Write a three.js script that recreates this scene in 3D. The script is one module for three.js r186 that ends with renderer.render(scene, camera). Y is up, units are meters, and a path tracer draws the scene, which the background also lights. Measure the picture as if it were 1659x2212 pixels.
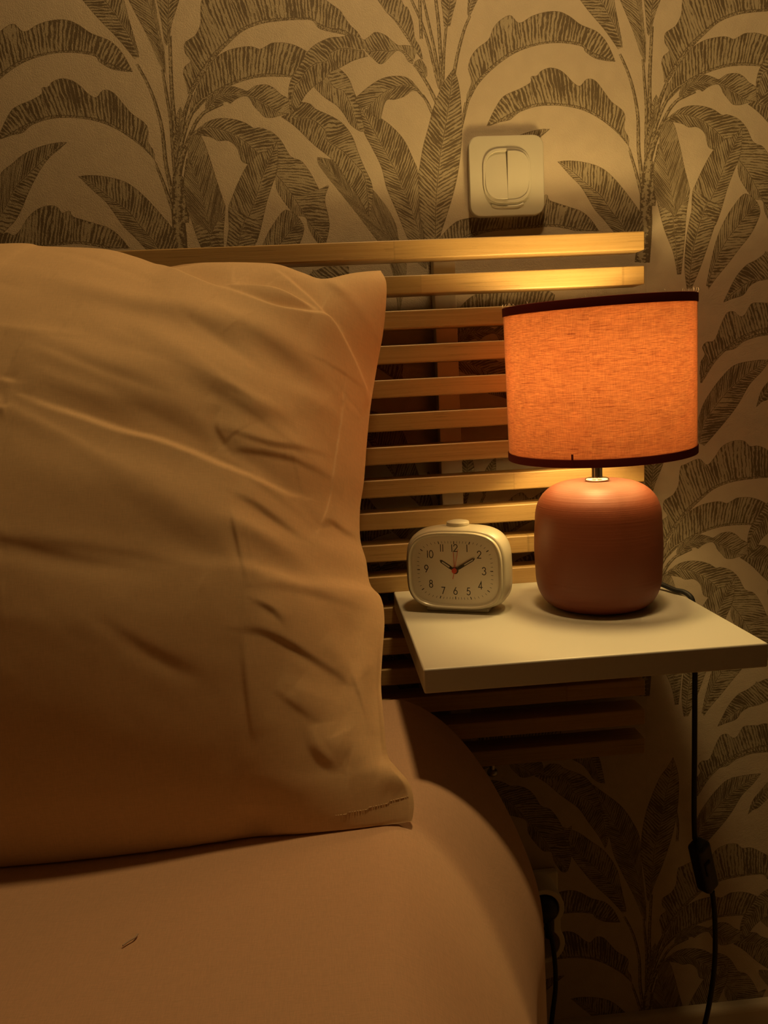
import * as THREE from 'three';
import { RoundedBoxGeometry } from 'three/addons/geometries/RoundedBoxGeometry.js';
import { mergeGeometries, mergeVertices } from 'three/addons/utils/BufferGeometryUtils.js';

// ------------------------------------------------------------------ camera, sky, lights, exposure
const scene = new THREE.Scene();
scene.background = new THREE.Color(0x000000);              // a closed room at night: nothing outside
const camera = new THREE.PerspectiveCamera(63.96, 1659 / 2212, 0.05, 20);
camera.position.set(-0.1762, 0.9406, 0.981);
camera.rotation.order = 'YXZ';
camera.rotation.set(-0.1547, -0.0746, -0.0502);
scene.add(camera);
const renderer = new THREE.WebGLRenderer({ antialias: true });
renderer.toneMapping = THREE.LinearToneMapping;
renderer.toneMappingExposure = 1.0;
renderer.shadowMap.enabled = true;
renderer.shadowMap.type = THREE.PCFSoftShadowMap;
const BULB_POWER = 0.188, BULB_COLOR = new THREE.Color().setRGB(1, 0.68, 0.235);        // the warm bulb inside the bedside lamp
const CEILING_POWER = 2.1, CEILING_COLOR = new THREE.Color().setRGB(1, 0.62, 0.24);  // dimmed pendant over the bed, out of the frame

// ------------------------------------------------------------------ helpers
const TOP = 1.095;                                         // height of the headboard's top edge
const used = {};
function numbered(n) { used[n] = (used[n] || 0) + 1; return used[n] === 1 ? n : n + '_' + String(used[n] - 1).padStart(3, '0'); }
function shadow(o) { o.castShadow = true; o.receiveShadow = true; return o; }
function mesh(name, geo, mat, parent) { const m = shadow(new THREE.Mesh(geo, mat)); m.name = name; parent.add(m); return m; }
function tag(o, label, category, group) { o.userData.label = label; o.userData.category = category; if (group) o.userData.group = group; return o; }
function thing(name, label, category, pos = [0, 0, 0], group) {
  const g = new THREE.Group(); g.name = numbered(name); g.position.set(...pos); scene.add(g); return tag(g, label, category, group);
}
function struct(o, name) { o.name = name; o.userData.kind = 'structure'; scene.add(o); return o; }
const moved = (g, x, y, z) => g.translate(x, y, z);
function rbox(w, h, d, r, seg = 2) { return new RoundedBoxGeometry(w, h, d, seg, r); }
function fract(x) { return x - Math.floor(x); }
function hash(x, y = 0, z = 0) {
  let h = (Math.imul(x | 0, 374761393) + Math.imul(y | 0, 668265263) + Math.imul(z | 0, 2147483647 ^ 0x5bd1e995)) | 0;
  h = Math.imul(h ^ (h >>> 13), 1274126177); h ^= h >>> 16; return (h >>> 0) / 4294967296;
}
function noise2(x, y, seed = 0, px = 0, py = 0) {          // value noise, periodic when px, py are given
  const ix = Math.floor(x), iy = Math.floor(y), fx = x - ix, fy = y - iy;
  const u = fx * fx * (3 - 2 * fx), v = fy * fy * (3 - 2 * fy);
  const W = (a, p) => (p ? ((a % p) + p) % p : a);
  const a = hash(W(ix, px), W(iy, py), seed), b = hash(W(ix + 1, px), W(iy, py), seed), c = hash(W(ix, px), W(iy + 1, py), seed), d = hash(W(ix + 1, px), W(iy + 1, py), seed);
  return a + (b - a) * u + (c - a) * v + (a - b - c + d) * u * v;
}
const sm = (a, b, x) => { const t = Math.min(1, Math.max(0, (x - a) / (b - a))); return t * t * (3 - 2 * t); };
const enc = (l) => Math.round(255 * (l <= 0.0031308 ? 12.92 * l : 1.055 * Math.pow(Math.min(1, l), 1 / 2.4) - 0.055));
function dataTexture(w, h, fn, srgb, wrap = THREE.RepeatWrapping) {
  const data = new Uint8Array(w * h * 4);
  for (let j = 0; j < h; j++) for (let i = 0; i < w; i++) {
    const c = fn(i, j), o = (j * w + i) * 4;
    for (let k = 0; k < 3; k++) data[o + k] = srgb ? enc(c[k]) : Math.round(255 * Math.min(1, Math.max(0, Array.isArray(c) ? c[k] : c)));
    data[o + 3] = 255;
  }
  const t = new THREE.DataTexture(data, w, h, THREE.RGBAFormat);
  t.wrapS = t.wrapT = wrap; t.magFilter = THREE.LinearFilter; t.minFilter = THREE.LinearMipmapLinearFilter; t.generateMipmaps = true;
  if (srgb) t.colorSpace = THREE.SRGBColorSpace;
  t.needsUpdate = true; return t;
}
const rep = (t, x, y) => { const c = t.clone(); c.repeat.set(x, y); c.needsUpdate = true; return c; };
function spline(flat, dim = 2, n = 200) {                  // resamples control points evenly along a smooth curve
  const P = []; for (let i = 0; i < flat.length; i += dim) P.push(flat.slice(i, i + dim));
  const k = P.length, out = [];
  for (let i = 0; i < k - 1; i++) {
    const p0 = P[Math.max(i - 1, 0)], p1 = P[i], p2 = P[i + 1], p3 = P[Math.min(i + 2, k - 1)];
    for (let j = 0; j < 16; j++) {
      const t = j / 16;
      out.push(p1.map((_, d) => 0.5 * (2 * p1[d] + (p2[d] - p0[d]) * t + (2 * p0[d] - 5 * p1[d] + 4 * p2[d] - p3[d]) * t * t + (3 * p1[d] - p0[d] - 3 * p2[d] + p3[d]) * t * t * t)));
    }
  }
  out.push(P[k - 1].slice());
  const s = [0]; for (let i = 1; i < out.length; i++) s.push(s[i - 1] + Math.hypot(...out[i].map((x, d) => x - out[i - 1][d])));
  const L = s[s.length - 1], res = []; let a = 0;
  for (let i = 0; i <= n; i++) {
    const q = (L * i) / n; while (a < s.length - 2 && s[a + 1] < q) a++;
    const t = Math.min(1, Math.max(0, (q - s[a]) / Math.max(1e-9, s[a + 1] - s[a])));
    res.push(out[a].map((x, d) => x + (out[a + 1][d] - x) * t));
  }
  res.length_ = L; return res;
}
const at = (c, t) => { const n = c.length - 1, x = Math.min(1, Math.max(0, t)) * n, i = Math.min(n - 1, Math.floor(x)), f = x - i; return c[i].map((p, d) => p + (c[i + 1][d] - p) * f); };

// ------------------------------------------------------------------ wallpaper print: one repeat of engraved banana plants
const PW = 543.2, PH = 541.9, WN = 2048;                   // the repeat in millimetres
const ink = { id: new Uint8Array(WN * WN), s: new Float32Array(WN * WN), v: new Float32Array(WN * WN), w: new Float32Array(WN * WN), arc: new Uint8Array(WN * WN), sp: new Float32Array(WN * WN) };
let inkId = 0;
function tri(A, B, C, arc, sp) {                           // each corner: [x mm, y mm, s, v, w]
  const K = WN / PW, KY = WN / PH;
  const ax = A[0] * K, ay = A[1] * KY, bx = B[0] * K, by = B[1] * KY, cx = C[0] * K, cy = C[1] * KY;
  const den = (by - cy) * (ax - cx) + (cx - bx) * (ay - cy); if (Math.abs(den) < 1e-9) return;
  for (let y = Math.floor(Math.min(ay, by, cy)); y <= Math.max(ay, by, cy); y++) for (let x = Math.floor(Math.min(ax, bx, cx)); x <= Math.max(ax, bx, cx); x++) {
    const px = x + 0.5, py = y + 0.5;
    const l1 = ((by - cy) * (px - cx) + (cx - bx) * (py - cy)) / den, l2 = ((cy - ay) * (px - cx) + (ax - cx) * (py - cy)) / den, l3 = 1 - l1 - l2;
    if (l1 < -1e-4 || l2 < -1e-4 || l3 < -1e-4) continue;
    const o = ((((y % WN) + WN) % WN) * WN) + (((x % WN) + WN) % WN);
    ink.id[o] = inkId; ink.arc[o] = arc; ink.sp[o] = sp;
    ink.s[o] = l1 * A[2] + l2 * B[2] + l3 * C[2]; ink.v[o] = l1 * A[3] + l2 * B[3] + l3 * C[3]; ink.w[o] = l1 * A[4] + l2 * B[4] + l3 * C[4];
  }
}
function drawLeaf(arc, sp, mid, up, lo, dx, dy) {
  inkId = (inkId % 250) + 1;
  const n = 150, m = spline(mid, 2, n), L = m.length_;
  [up, lo].forEach((e, side) => {
    const c = spline(e, 2, n), M = 6, sg = side ? -1 : 1;
    for (let i = 0; i < n; i++) {
      const w0 = Math.hypot(c[i][0] - m[i][0], c[i][1] - m[i][1]), w1 = Math.hypot(c[i + 1][0] - m[i + 1][0], c[i + 1][1] - m[i + 1][1]);
      for (let j = 0; j < M; j++) {
        const q = (k, v, w, s) => [m[k][0] + (c[k][0] - m[k][0]) * v + dx, m[k][1] + (c[k][1] - m[k][1]) * v + dy, s, sg * v, w];
        const a = q(i, j / M, w0, (L * i) / n), b = q(i + 1, j / M, w1, (L * (i + 1)) / n), d = q(i, (j + 1) / M, w0, (L * i) / n), e2 = q(i + 1, (j + 1) / M, w1, (L * (i + 1)) / n);
        tri(a, b, d, arc ? 1 : 0, sp); tri(b, e2, d, arc ? 1 : 0, sp);
      }
    }
  });
}
function blade(arc, sp, both, mid, up, lo) {
  drawLeaf(arc, sp, mid, up, lo, 0, 0);
  if (both) drawLeaf(arc, sp, mid, up, lo, PW / 2, -PH / 2);
}
function stem(w0, w1, pts) {
  inkId = (inkId % 250) + 1;
  const n = 120, c = spline(pts, 2, n);
  const side = (i) => { const a = c[Math.max(0, i - 1)], b = c[Math.min(n, i + 1)], l = Math.hypot(b[0] - a[0], b[1] - a[1]) || 1; return [-(b[1] - a[1]) / l, (b[0] - a[0]) / l]; };
  for (let i = 0; i < n; i++) {
    const q = (k, g) => { const nn = side(k), w = 0.36 * (w0 + ((w1 - w0) * k) / n); return [c[k][0] + nn[0] * w * g, c[k][1] + nn[1] * w * g, (c.length_ * k) / n, g, w]; };
    tri(q(i, -1), q(i + 1, -1), q(i, 1), 2, 1); tri(q(i + 1, -1), q(i + 1, 1), q(i, 1), 2, 1);
  }
}
blade(false, 1, false,
  [56,135,62,159,76,179,92,197,115,216,146,233],
  [52,155,60,181,71,199,85,216,101,229,126,233,146,233],
  [63,132,72,141,92,163,106,181,120,204,135,219,146,233]);
blade(false, 1, false,
  [328,-124,337,-110,346,-97,357,-80,370,-68,385,-56,402,-44,418,-34],
  [329,-91,343,-65,356,-55,370,-45,387,-38,406,-34,418,-34],
  [329,-136,343,-124,353,-115,362,-102,370,-87,378,-74,387,-61,398,-49,409,-41,418,-34]);
blade(false, 1, false,
  [-39,52,-48,75,-68,107,-91,131,-109,152,-135,187],
  [-39,57,-46,90,-52,117,-68,143,-86,159,-106,175,-135,187],
  [-44,50,-60,71,-80,93,-96,114,-111,137,-125,163,-135,187]);
blade(false, 1, false,
  [233,-239,245,-178,226,-148,207,-126,188,-104,167,-78,149,-57],
  [241,-164,237,-147,235,-134,228,-118,219,-105,209,-93,188,-76,168,-62,160,-59,149,-57],
  [229,-171,209,-146,191,-121,176,-101,160,-80,150,-65,149,-57]);
blade(false, 1, false,
  [-12,34,-15,59,-20,92,-32,129,-45,162,-63,197,-83,239],
  [-11,54,-15,89,-18,123,-20,157,-29,180,-45,205,-68,226,-83,239],
  [-18,45,-27,70,-41,101,-55,134,-63,166,-77,198,-83,239]);
blade(false, 1, false,
  [268,-185,263,-150,258,-130,249,-104,237,-74,224,-48,212,-26,200,-4],
  [272,-172,267,-133,263,-78,259,-64,249,-42,236,-27,223,-17,213,-10,200,-4],
  [259,-178,246,-145,235,-116,226,-93,221,-70,211,-48,204,-34,199,-16,200,-4]);
blade(true, 1, true,
  [11,-7,29,9,45,18,65,26,85,31,104,32,124,30,143,26],
  [12,1,17,13,24,25,34,40,44,50,57,57,70,60,81,61,87,60,93,58,100,61,107,64,120,64,132,61,142,56,149,51],
  [16,-7,29,5,45,15,65,23,85,28,104,29,124,28,143,24]);
blade(false, 1, true,
  [154,39,163,32,172,17,183,12,190,-3,194,-16,197,-29,205,-32],
  [161,41,179,36,189,26,194,13,199,-1,202,-16,205,-32],
  [148,22,150,17,161,6,174,-3,182,-13,188,-23,197,-30,205,-32]);
blade(true, 1, false,
  [10,13,23,32,39,52,56,66,74,79,93,86,115,89,138,89,152,88,159,83,172,78,190,74,212,54],
  [10,23,7,32,9,41,16,47,11,55,11,65,18,70,24,74,30,85,31,97,33,108,38,110,56,116,67,108,77,118,86,130,101,136,114,135,122,128,132,128,145,122,180,99,187,91,194,81,203,72,212,54],
  [15,13,28,31,43,49,58,63,75,76,94,83,115,86,138,87,152,86,159,78,172,74,186,71,197,66,212,54]);
blade(true, 1, false,
  [278,-178,300,-159,320,-147,340,-143,359,-142,384,-142,397,-140,423,-140,440,-143,456,-147,475,-149],
  [277,-171,284,-152,303,-134,320,-129,335,-129,343,-127,350,-130,357,-125,366,-113,377,-104,389,-100,399,-101,405,-108,413,-106,416,-112,426,-116,441,-121,454,-126,465,-135,475,-149],
  [283,-178,306,-161,326,-150,346,-145,371,-144,395,-143,417,-142,436,-145,448,-148,475,-149]);
blade(false, 0.8, true,
  [28,-5,42,9,54,12,67,12,77,9,87,5,97,-1,108,-8,120,-10],
  [28,0,32,9,42,14,52,19,60,20,70,17,76,15,85,20,97,21,106,17,112,11,121,5,124,-6],
  [29,-6,40,0,51,4,56,2,62,6,70,9,77,8,81,0,87,-7,93,-13,101,-14,110,-12,120,-10]);
blade(false, 0.9, true,
  [122,-9,127,-14,145,-17,159,-28,162,-40,179,-52,191,-65,201,-79,204,-105,204,-124],
  [125,-1,132,2,144,0,151,-6,170,-15,181,-23,190,-36,196,-54,202,-70,209,-86,210,-99,207,-118,204,-124],
  [111,-13,126,-24,145,-43,168,-63,182,-85,195,-105,204,-124]);
blade(true, 1, true,
  [-31,-60,-35,-50,-48,-36,-67,-21,-88,-11,-112,-7,-138,-6,-161,-12,-177,-19,-196,-29],
  [-32,-56,-32,-46,-37,-36,-36,-23,-40,-15,-52,-6,-60,4,-71,17,-81,19,-89,12,-96,15,-110,28,-123,32,-134,29,-139,24,-146,23,-147,17,-158,11,-178,3,-188,-9,-195,-21,-199,-29],
  [-29,-60,-34,-53,-47,-39,-67,-24,-88,-14,-113,-9,-138,-9,-158,-14,-165,-18,-172,-23,-183,-25,-196,-29]);
blade(false, 1, true,
  [15,-26,28,-22,41,-24,56,-30,71,-40,85,-54,101,-74,113,-89,125,-109,133,-124,143,-139,152,-152],
  [17,-24,30,-16,43,-13,57,-14,70,-18,80,-24,87,-24,100,-29,110,-39,119,-55,131,-61,141,-75,148,-90,150,-92,160,-88,155,-103,158,-123,158,-135,153,-152],
  [18,-30,32,-33,40,-37,50,-37,59,-44,64,-59,72,-63,84,-67,98,-74,101,-91,108,-104,120,-119,131,-122,135,-136,144,-151,151,-153]);
stem(8, 4, [-17,-149,-16,-98,-20,-60,-21,-23,-26,5,-33,26,-42,45]);
stem(7, 4, [-11,-98,-11,-48,-11,-11,-13,14,-15,39]);
stem(8, 5, [-9,-85,-7,-23,-7,13,-6,38,-4,73]);
stem(7, 4, [-13,-136,-14,-117,-18,-104,-24,-82,-31,-60]);
stem(9, 6, [-11,-85,-3,-42,4,-11,14,13]);
stem(8, 5, [-10,-73,0,-36,9,-14,19,1,30,9]);
stem(8, 4, [-9,-80,1,-48,14,-21,25,-8,35,-3,48,2]);
stem(12, 6, [-11,-104,-6,-67,4,-42,17,-26]);
stem(26, 16, [-16,-187,-12,-147,-11,-111,-8,-73]);
stem(14, 9, [-5,-123,0,-86,6,-55]);
stem(5, 4, [31,147,32,171,28,200]);
stem(5, 4, [293,12,290,19,281,59,272,87,264,105,260,120]);
stem(5, 5, [273,65,273,87,273,105,274,117]);
stem(5, 4, [293,12,288,50,282,81,277,105]);
stem(6, 5, [294,9,294,44,293,81,291,105,291,117]);
stem(5, 4, [295,9,298,50,302,80]);
stem(6, 4, [305,19,308,26,314,50,322,74,329,88]);
stem(4, 4, [315,-30,320,-13,326,6,317,-22,321,-3]);
stem(6, 4, [289,-6,286,1,278,17,268,33,263,39]);
stem(5, 4, [284,-16,281,-11,277,-2,272,6]);
blade(false, 0.7, false,
  [-8,-48,-3,-23,1,0],
  [-4,-42,3,-11,3,-5,1,0],
  [-11,-48,-6,-23,-4,-9,1,0]);
blade(false, 1, false,
  [178,-199,140,-213,120,-214,102,-224,85,-237],
  [178,-178,153,-177,140,-181,136,-180,135,-183,124,-190,113,-195,102,-206,94,-219,85,-237],
  [179,-212,154,-209,140,-211,130,-214,118,-220,110,-230,97,-234,85,-238]);
blade(true, 1, false,
  [57,-333,59,-327,72,-307,92,-290,111,-278,142,-270,172,-270],
  [56,-321,57,-308,62,-299,59,-290,64,-284,74,-282,82,-264,89,-251,98,-249,106,-255,112,-253,120,-241,130,-240,141,-241,163,-245],
  [59,-333,63,-327,75,-309,93,-292,112,-280,142,-272,172,-272]);
blade(false, 1, false,
  [129,-365,134,-356,139,-350,144,-344,157,-332],
  [129,-365,133,-351,137,-343,143,-336,155,-322],
  [129,-366,136,-360,144,-357,157,-345]);
blade(false, 1, false,
  [-26,-168,-38,-148,-42,-141,-54,-126,-65,-110,-82,-96,-101,-80,-117,-70],
  [-13,-162,-16,-137,-20,-127,-28,-116,-40,-101,-53,-87,-67,-77,-87,-71,-105,-69,-117,-70],
  [-40,-163,-52,-149,-62,-137,-73,-125,-81,-112,-90,-98,-102,-86,-114,-73,-117,-70]);
blade(false, 1, false,
  [273,44,265,55,257,70,244,86,229,102,190,175,171,191,155,201],
  [274,44,271,57,266,66,264,83,259,98,253,105,232,170,219,184,204,194,184,200,167,202,155,201],
  [272,44,265,53,255,68,244,84,228,103,182,173,170,185,157,198,155,201]);
blade(false, 1, false,
  [28,-203,26,-179,22,-141,18,-112,24,-137,19,-109,13,-80,6,-48,9,-30],
  [32,-203,36,-164,38,-135,42,-108,41,-102,35,-80,29,-55,21,-31,9,-30],
  [27,-203,22,-178,11,-151,3,-123,4,-124,-2,-105,-2,-79,3,-61,6,-42,9,-30]);
blade(false, 1, false,
  [65,-218,69,-204,77,-184,90,-163,107,-143,125,-123],
  [66,-222,74,-211,90,-193,104,-176,119,-158,129,-136,125,-123],
  [63,-218,68,-192,74,-168,83,-146,96,-126,110,-113,125,-123]);
blade(false, 1, false,
  [42,-220,43,-202,47,-172,56,-140,67,-113,67,-120,77,-98,86,-76,95,-58,105,-39],
  [45,-220,55,-198,64,-174,75,-143,74,-148,80,-133,88,-107,95,-89,103,-70,105,-51,105,-39],
  [39,-220,36,-194,38,-161,43,-135,44,-132,45,-110,49,-100,58,-82,70,-63,83,-52,94,-48,105,-39]);
blade(true, 1, false,
  [321,-3,324,2,334,19,354,37,378,51,405,58,432,60,456,57,464,50,477,44,496,37],
  [322,5,328,19,325,32,328,44,336,54,349,63,355,75,363,83,375,88,385,80,400,87,416,91,431,91,443,86,456,77,475,69,487,56,496,37],
  [324,-4,326,0,337,17,356,34,379,48,405,56,431,58,456,54,461,48,472,41,485,38,496,37]);
blade(false, 1, false,
  [207,55,203,54,184,57,170,52,166,44,154,42,143,35,135,24,129,20,126,10,122,-12],
  [212,65,207,66,196,71,183,69,170,68,155,62,145,54,135,40,125,26,121,13,121,1,122,-12],
  [212,48,196,44,181,37,169,32,160,24,149,17,140,9,135,2,128,-6,122,-12]);
blade(false, 0.8, false,
  [263,42,253,52,245,54,236,53,224,54,211,53,206,60],
  [268,53,264,57,255,59,247,59,241,63,234,69,228,72,221,73,215,69,209,65,206,60],
  [262,39,257,42,252,50,245,53,237,47,230,41,224,40,216,47,210,53,206,60]);
blade(false, 0.6, false,
  [276,24,272,33,264,39],
  [278,26,278,33,276,38,271,44,264,41],
  [275,24,268,32,264,39]);
blade(false, 1, false,
  [274,3,266,13,257,17,241,15,225,8,208,-6],
  [275,3,266,15,261,21,252,26,239,27,225,24,212,17,201,9,195,3,203,-7],
  [272,3,265,10,259,10,251,5,240,2,232,2,228,-3,225,-12,222,-19,210,-11]);
blade(false, 1, false,
  [303,77,305,90,307,105,309,129,311,146],
  [306,78,310,92,314,104,317,122,311,146],
  [299,78,298,93,297,105,301,126,311,146]);
blade(false, 1, false,
  [327,87,329,97,335,111,344,134],
  [329,88,335,99,343,114,344,134],
  [326,90,327,102,331,119,344,134]);
blade(false, 1.1, false,
  [-8,63,-3,102,0,138,9,178,16,220,23,248,25,267],
  [-5,68,0,87,10,111,21,144,29,176,33,212,32,243,25,267],
  [-10,66,-13,96,-18,128,-18,157,-13,188,-4,215,7,240,18,255,25,267]);
blade(false, 1.1, false,
  [275,-186,280,-149,282,-114,286,-82,290,-56,296,-31,301,-6,305,16,307,32],
  [278,-186,286,-149,294,-127,303,-102,310,-76,315,-44,316,-19,315,6,312,24,307,32],
  [271,-185,267,-148,263,-120,263,-81,265,-71,270,-49,276,-31,283,-9,290,7,298,21,307,32]);
const PAPER = [0.55, 0.46, 0.345], PALE = [0.395, 0.33, 0.225], DARK = [0.135, 0.098, 0.055];
const wallMap = dataTexture(WN, WN, (i, j) => {
  const o = j * WN + i, id = ink.id[o];
  const mm = 0.94 + 0.08 * noise2(i / 40, j / 40, 5, 51, 51) + 0.03 * (hash(i, j, 9) - 0.5);
  if (!id) return PAPER.map((c) => c * mm);
  const s = ink.s[o], v = Math.abs(ink.v[o]), w = Math.max(0.4, ink.w[o]), arc = ink.arc[o], d = v * w, low = ink.v[o] < 0;
  let t;                                                   // 1 = dark ink, 0 = pale ink
  if (arc === 2) {                                         // stems: dark flanks, a broken pale streak
    const g = ink.v[o], n = noise2(s * 0.5, g * 3 + id, id), f = noise2(s * 2.2, g * 6, id + 3);
    t = sm(0.42, 0.58, (g < 0 ? 0.40 : 0.20) + Math.abs(g) * 0.55 + (n - 0.5) * 0.7 + (f - 0.5) * 0.5);
  } else {
    const slant = arc ? 0.18 : 0.6;
    const q = s - slant * d * (low ? 1.15 : 1) + (noise2(s * 0.07, id, id) - 0.5) * 3 + (noise2(s * 0.25, d * 0.12, id + 1) - 0.5) * 1.3;
    const sp = 3.9 * ink.sp[o];
    const k = Math.floor(q / sp), f = Math.abs(q / sp - k - 0.5) * 2, r1 = hash(k, id, low ? 1 : 2), r2 = hash(k, id, low ? 3 : 4);
    const taper = r2 > 0.6 ? 0.55 + 0.6 * v : r2 > 0.25 ? 1.15 - 0.65 * v : 0.6 + 0.7 * Math.sin(Math.PI * v);
    const streak = noise2(q * 2.1, d * 0.22 + r1 * 9, id + 7), fine = noise2(q * 4.5, d * 0.7, id + 11), patch = noise2(s * 0.05, v * 1.5 + id, id + 17);
    let val = (0.34 + 0.46 * r1) * taper - f - 0.03 + (streak - 0.5) * 0.85 + (fine - 0.5) * 0.4 + (patch - 0.5) * 0.55;
    if (v > 0.9) val += 0.12;
    if (d < 0.5) val += 0.6; else if (!arc && d < 1.3) val -= 0.5 * (1 - sm(0.8, 1.3, d));            // the midrib
    if (arc && low) val = (noise2(s * 1.6, d * 1.2, id) - 0.5) * 1.6 + (d < 0.4 ? 0.5 : 0);
    if (w * (1 - v) < 0.38) val = Math.max(val, 0.12 + (fine - 0.35) * 0.5);                           // printed outline
    t = sm(-0.09, 0.09, val);
  }
  return PALE.map((c, n) => (c + (DARK[n] - c) * t) * mm);
}, true);
const wallBump = dataTexture(512, 512, (i, j) => 0.5 + 0.30 * (noise2(i / 8, j / 8, 1, 64, 64) - 0.5) + 0.35 * (noise2(i / 3.2, j / 3.2, 2, 160, 160) - 0.5) + 0.2 * (noise2(i / 32, j / 32, 3, 16, 16) - 0.5), false);

// ------------------------------------------------------------------ other textures
const woodMap = dataTexture(2048, 512, (i, j) => {         // eight birch strips, 2.4 m long and 20 mm high, glued up from staves
  const strip = j >> 6, y = j & 63, x = (i / 2048) * 2.4;
  let a = 0, k = 0, len = 0.30 + 0.3 * hash(strip, 0, 51);
  while (x >= a + len && k < 12) { a += len; k++; len = 0.26 + 0.36 * hash(strip, k, 51); }
  const r = hash(strip, k, 52), r2 = hash(strip, k, 53), seed = strip * 16 + k, joint = Math.min(x - a, 9);
  const wav = noise2(x * 7, y * 0.05, seed) * 16 + noise2(x * 26, y * 0.1, seed + 5) * 3;
  const g1 = noise2(x * 5, (y + wav) * (0.16 + 0.25 * r2), seed + 9), g2 = noise2(x * 60, y * 0.8 + wav * 0.3, seed + 13), pore = hash(i >> 1, j, 77);
  let l = 0.92 + 0.20 * (r - 0.5) + 0.14 * (g1 - 0.5) + 0.07 * (g2 - 0.5) - (pore > 0.988 ? 0.12 : 0);
  const fleck = noise2(x * 22, y * 0.42, seed + 31); if (fleck > 0.87) l *= 0.80;
  if (joint < 0.0013) l *= 0.82;
  return [0.50 * l, (0.335 - 0.025 * r) * l * (0.97 + 0.03 * g1), 0.125 * l * (0.9 + 0.15 * g1)];
}, true);
const woodBump = dataTexture(512, 128, (i, j) => 0.5 + 0.5 * (noise2(i / 40, j / 1.6, 4, 0, 80) - 0.5), false);
const weaveBump = dataTexture(256, 256, (i, j) => {        // plain weave, 64 threads each way
  const u = i / 4, v = j / 4, k = Math.floor(u), m = Math.floor(v);
  const a = Math.abs(Math.sin(Math.PI * u)), b = Math.abs(Math.sin(Math.PI * v));
  return ((k + m) % 2 ? 0.25 + 0.6 * a * (0.6 + 0.4 * b) : 0.25 + 0.6 * b * (0.6 + 0.4 * a)) + 0.15 * (hash(i, j, 3) - 0.5);
}, false);
function clothMap(seed, base, amp) {
  return dataTexture(512, 512, (i, j) => {
    const t = 1 + amp * ((noise2(i / 1.3, j / 24, seed, 0, 0) - 0.5) + (noise2(i / 24, j / 1.3, seed + 1) - 0.5)) + amp * 0.6 * (hash(i, j, seed) - 0.5);
    return base.map((c) => c * t);
  }, true);
}
const shadeMap = dataTexture(1024, 512, (i, j) => {        // slubby linen: uneven weft across, finer warp upright
  const u = i / 1024, v = j / 512;
  const row = Math.floor(j / 1.6), col = Math.floor(i / 1.5);
  const weft = noise2(i / 26 + hash(row, 1, 8) * 50, row, 21) - 0.5, warp = noise2(j / 22 + hash(col, 2, 8) * 50, col, 22) - 0.5, slub = noise2(u * 16 + hash(row >> 1, 4, 8) * 9, row * 0.5, 23);
  let t = 1 + 0.50 * weft + 0.26 * warp + 0.20 * (hash(i, j, 24) - 0.5) + 0.10 * (noise2(u * 14, v * 22, 25) - 0.5);
  if (slub > 0.86) t *= 0.72;
  t = Math.max(0.25, t);
  return [0.58 * Math.pow(t, 0.85), 0.20 * Math.pow(t, 1.3), 0.085 * Math.pow(t, 1.25)];
}, true);

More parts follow.
